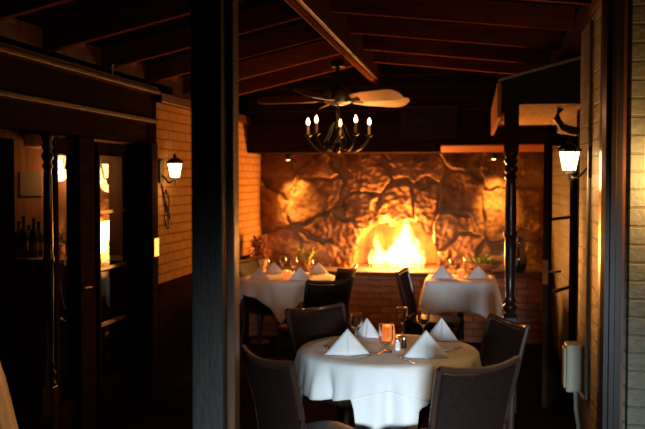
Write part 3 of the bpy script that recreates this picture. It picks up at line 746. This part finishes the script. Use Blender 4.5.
def tumbler(lb, x, y, z, s=1.0, group=None):
    t = thing('water_goblet', lb, 'glass', (x, y, z), 0, group)
    o_ = [(.001, 0), (.032, 0), (.031, .004), (.008, .012), (.007, .03), (.03, .045), (.036, .07), (.037, .14)]
    i_ = [(.0355, .14), (.0345, .07), (.028, .048), (.001, .042)]
    MB().lathe([(r*s, q*s) for r, q in o_+i_], seg=24).build('bowl_and_foot', 'glass', t, smooth=True, angle=35)
    MB().tube([(.0363*s*math.cos(a*PI/12), .0363*s*math.sin(a*PI/12), .14*s) for a in range(25)], .0014, 6).build('rim_glint', 'brass', t, smooth=True)  # brass ring for the lamp glints along the goblet rim
    return t
def votive(lb, x, y, z, e, r=.036, hs=1.0):
    t = thing('votive_candle', lb, 'candle', (x, y, z))
    MB().lathe([(.001, 0), (r*.85, 0), (r, .02), (r*1.02, .05*hs), (r*.9, .075*hs), (r*.84, .075*hs), (r*.95, .05*hs), (r*.92, .02), (r*.6, .008), (.001, .008)], seg=24).build('amber_holder', 'amber', t, smooth=True, angle=35)
    MB().lathe([(r*.55, .009), (r*.6, .028)], seg=16).build('wax', 'candle', t)
    MB().lathe([(.002, .029), (.006, .036), (.004, .046), (.001, .056)], seg=10).build('flame', 'flame', t, smooth=True)
    light('votive_glow', 'POINT', (0, 0, .062*hs), e, (1, .42, .12), .012, parent=t)
    return t
ZT = .7595; ZF = .7555
def tz(px, py, z=ZT): return on(px, py, 2, z)
for px, py, w_, h_, rz, lb in ((347.5, 354.5, .25, .14, .1, 'white pyramid napkin at the front left of the near table'), (426, 357.5, .245, .145, .0, 'white pyramid napkin at the front right of the near table'),
                           (367, 337, .19, .115, -.5, 'white pyramid napkin at the back left of the near table, behind a wine glass'), (441.5, 340.5, .21, .135, -.45, 'white pyramid napkin at the back right of the near table')):
    q = tz(px, py); napkin(lb, q.x, q.y, ZT, w_, h_, rz + YAW)
for px, py, s, lb in ((356, 345, 1.0, 'wine glass at the left of the near table, before the back left napkin'), (402, 337, .98, 'wine glass standing at the back centre of the near table'), (423.5, 341, 1.0, 'wine glass between the two right napkins of the near table')):
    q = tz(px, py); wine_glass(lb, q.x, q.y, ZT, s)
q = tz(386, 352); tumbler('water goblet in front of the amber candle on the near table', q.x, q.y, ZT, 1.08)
q = tz(387.5, 343); votive('amber glass candle in the middle of the near table', q.x, q.y, ZT, 1.6, .042, 1.35)
def shaker(lb, px, py, m):
    q = tz(px, py); t = thing('shaker', lb, 'shaker', (q.x, q.y, ZT))
    MB().lathe([(.016, 0), (.017, .005), (.013, .05)], seg=12).build('glass_body', m, t, smooth=True)
    MB().lathe([(.0135, .0502), (.014, .058), (.009, .068), (.002, .071)], seg=12).build('cap', 'silver', t, smooth=True)
shaker('white salt shaker beside the goblet on the near table', 397.5, 350, 'salt')
shaker('dark pepper shaker behind the salt shaker on the near table', 404, 348, 'bottle')
def cutlery(kind, lb, px, py, rz, z=ZT):
    q = tz(px, py, z); t = thing(kind, lb, 'cutlery', (q.x, q.y, z), rz, 'cutlery on the near table')
    if kind == 'table_knife':
        MB().box(-.008, .008, -.10, -.02, .001, .006).build('handle', 'silver', t, bevel=.002); MB().box(-.009, .006, -.02, .10, .002, .004).build('blade', 'silver', t)
    else:
        MB().box(-.005, .005, -.10, .03, .001, .005).build('handle', 'silver', t, bevel=.002)
        m = MB().box(-.011, .011, .03, .055, .002, .005)
        for k in range(4): m.box(-.0105+k*.006, -.0075+k*.006, .055, .095, .002, .004)
        m.build('tines', 'silver', t)
    return t
cutlery('table_knife', 'steel knife right of the front left napkin', 372, 356, -.6)
cutlery('table_fork', 'steel fork left of the front left napkin', 330, 349, .5)
cutlery('table_fork', 'steel fork left of the front right napkin', 408, 361, .5)
cutlery('table_knife', 'steel knife right of the front right napkin', 452, 350, -.6)
cutlery('table_fork', 'steel fork by the back right napkin', 462, 341, 1.5)
# far left table
for px, py, w_, h_, lb in ((259, 279.5, .21, .12, 'white napkin at the front left of the far left table'), (274, 273.5, .20, .12, 'white napkin at the back left of the far left table'),
                          (300, 280, .22, .125, 'white napkin at the front right of the far left table'), (318.5, 274, .21, .12, 'white napkin at the back right of the far left table')):
    q = tz(px, py, ZF); napkin(lb, q.x, q.y, ZF, w_, h_, YAW + (px-287)*.008)
for px, py, lb in ((266, 277.5, 'wine glass beside the front left napkin on the far left table'), (283, 273, 'wine glass at the back middle of the far left table'),
                   (294, 275.5, 'wine glass right of the candle on the far left table'), (309.5, 277, 'wine glass between the right napkins on the far left table')):
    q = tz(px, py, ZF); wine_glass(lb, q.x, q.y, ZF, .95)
q = tz(287, 278.5, ZF); votive('amber glass candle on the far left table', q.x, q.y, ZF, .5, .042)
# far right table
for px, py, lb in ((442, 278.5, 'white pyramid napkin on the left of the right-hand table'), (478, 278.5, 'white pyramid napkin on the right of the right-hand table')):
    q = tz(px, py, ZF); napkin(lb, q.x, q.y, ZF, .23, .13, YAW)
for px, py, lb in ((453, 277, 'wine glass beside the left napkin on the right-hand table'), (467, 275.5, 'wine glass beside the right napkin on the right-hand table')):
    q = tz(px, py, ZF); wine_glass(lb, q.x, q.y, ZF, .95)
q = tz(461, 277.5, ZF); votive('amber glass candle on the right-hand table', q.x, q.y, ZF, .45, .034)

# ================================================================== PLANTS on the hearth
def leaf(m, base, d, l, w_, droop):
    base = Vector(base); d = Vector(d).normalized(); side = d.cross(Vector((0, 0, 1)))
    if side.length < .1: side = Vector((1, 0, 0))
    side.normalize(); n = 6; vs = []; fs = []
    for i in range(n+1):
        t = i/n; c = base + d*l*t + Vector((0, 0, -droop*l*t*t)); ww = w_*math.sin(PI*min(.98, .06+t*.94))**.8
        vs += [tuple(c - side*ww), tuple(c + Vector((0, 0, -ww*.25))), tuple(c + side*ww)]
    for i in range(n): a = 3*i; fs += [(a, a+1, a+4, a+3), (a+1, a+2, a+5, a+4)]
    m.add(vs, fs)
ZH = .726
st = thing('plant_stand', 'small round dark stand by the left brick wall, under the dry reddish plant', 'stand', (-2.22, 9.12, 0))
MB().lathe([(.12, .70), (.125, .705), (.125, .725), (.12, .73)], seg=28).build('top', 'brown_wood', st, smooth=True)
MB().lathe([(.02, .02), (.03, .2), (.02, .4), (.03, .6), (.05, .70)], seg=16).build('column', 'brown_wood', st, smooth=True)
MB().lathe([(.11, 0), (.1, .02), (.03, .04)], seg=24).build('base', 'brown_wood', st, smooth=True)
pl = thing('potted_plant', 'bushy dry reddish plant in a pale pot by the left brick wall', 'plant', (-2.22, 9.12, .731))
MB().lathe([(.045, 0), (.06, .01), (.085, .10), (.09, .145), (.078, .145), (.07, .1), (.01, .09)], seg=24, seg_cap=False).build('pot', 'pot_pale', pl, smooth=True)
MB().lathe([(.001, .12), (.077, .125)], seg=20, seg_cap=False).build('soil', 'bark', pl)
r_ = random.Random(3); m = MB(); stx = MB()
for k in range(230):
    a = r_.uniform(0, 2*PI); e = r_.uniform(.2, 1.4); b0 = Vector((.05*math.cos(a), .05*math.sin(a), .14+r_.uniform(0, .22)))
    d_ = Vector((math.cos(a)*math.cos(e), math.sin(a)*math.cos(e), math.sin(e))); leaf(m, b0, d_, r_.uniform(.06, .105), .014, .3)
    if k % 8 == 0: stx.tube([(0, 0, .12), tuple(b0 + Vector((0, 0, .03)))], .003, 5)
m.build('leaves', 'dry', pl, smooth=True, angle=180, solid=.001); stx.build('stems', 'bark', pl)
q = on(306, 262, 1, 9.55)
pl = thing('potted_plant', 'upright yellow-green plant on the hearth behind the far left table', 'plant', (q.x, 9.55, ZH))
MB().lathe([(.04, 0), (.055, .08), (.058, .1), (.05, .1), (.01, .08)], seg=20, seg_cap=False).build('pot', 'terra', pl, smooth=True)
m = MB(); r_ = random.Random(8)
for k in range(16):
    a = r_.uniform(0, 2*PI); e = r_.uniform(.9, 1.45); leaf(m, (.02*math.cos(a), .02*math.sin(a), .08), (math.cos(a)*math.cos(e), math.sin(a)*math.cos(e), math.sin(e)), r_.uniform(.16, .28), .017, .25)
m.build('leaves', 'yellow', pl, smooth=True, angle=180, solid=.001)
q = on(484, 266, 1, 9.64)
pl = thing('potted_plant', 'leafy plant in a wide terracotta bowl on the hearth at the right', 'plant', (q.x, 9.64, ZH))
MB().lathe([(.06, 0), (.07, .015), (.15, .06), (.19, .10), (.175, .10), (.13, .065), (.01, .05)], seg=28, seg_cap=False).build('bowl', 'terra', pl, smooth=True)
MB().lathe([(.001, .085), (.165, .085)], seg=24, seg_cap=False).build('soil', 'bark', pl)
m = MB(); r_ = random.Random(5)
for k in range(90):
    a = r_.uniform(0, 2*PI); e = r_.uniform(.1, 1.3); rr = r_.uniform(0, .13); leaf(m, (rr*math.cos(a), rr*math.sin(a), .09), (math.cos(a)*math.cos(e), math.sin(a)*math.cos(e), math.sin(e)), r_.uniform(.07, .15), .02, .35)
m.build('leaves', 'leaf', pl, smooth=True, angle=180, solid=.001)
q = on(514, 262, 1, 9.6)
js = thing('tall_jug', 'dark rounded jug on the hearth behind the turned post', 'jug', (q.x+.05, 9.66, ZH))
MB().lathe([(.05, 0), (.075, .03), (.10, .12), (.09, .2), (.05, .27), (.04, .33), (.055, .37), (.045, .37), (.03, .33), (.01, .3)], seg=28, seg_cap=False).build('body', 'bottle', js, smooth=True)
MB().tube([(.05, 0, .34), (.1, 0, .33), (.11, 0, .27), (.085, 0, .2)], .009, 8).build('handle', 'bottle', js, smooth=True)

# ================================================================== WALL BOX, conduit, small things on the ledge
q = on(577, 357, 0, XJ-.05)
bx_ = thing('electric_box', 'beige metal electric box low on the right brick wall', 'box', (XJ, 5.62, .56))
MB().box(-.10, 0, -.075, .075, -.145, .145).build('housing', 'box', bx_, bevel=.01)
MB().box(-.085, -.015, -.079, -.076, -.12, .12).build('cover', 'box', bx_, bevel=.003)
MB().box(-.113, -.1, -.06, .06, -.12, .12).build('side_cover', 'box', bx_, bevel=.003)
tag(MB().tube([(XJ-.04, 5.60, .414), (XJ-.035, 5.60, .3), (XJ-.02, 5.59, .2), (XJ-.015, 5.6, .0)], .012, 8).build('electric_cable', 'box', smooth=True), 'beige cable running from the electric box to the floor', 'cable')
tag(MB().tube([(XJ-.012, 5.27, .44), (XJ-.012, 5.27, 2.6)], .011, 8).tube([(XJ-.012, 5.27, .45), (XJ-.014, 5.4, .42), (XJ-.02, 5.55, .42)], .011, 8).build('conduit_pipe', 'box', smooth=True), 'thin vertical conduit pipe on the right brick wall', 'pipe')
q = on(112, 64, 0, XL-.06)
br = thing('metal_bracket', 'small upright pale metal bracket on the ledge at upper left', 'bracket', (XL-.06, q.y, 2.40))
MB().box(-.005, .005, -.01, .01, 0, .095).box(-.005, .005, -.01, .03, .088, .095).build('upright', 'drip', br)
MB().box(-.012, .012, -.016, .016, 0, .004).build('base', 'drip', br)
q = on(80, 60, 0, XL-.06)
tag(MB().tube([(XL-.06+.02*math.sin(t*1.3), q.y-.12+t*.03, 2.412+.008*abs(math.sin(t*1.1))) for t in range(9)], .011, 8).build('coiled_cable', 'brass', smooth=True), 'crumpled shiny strip lying on the ledge at upper left', 'strip')
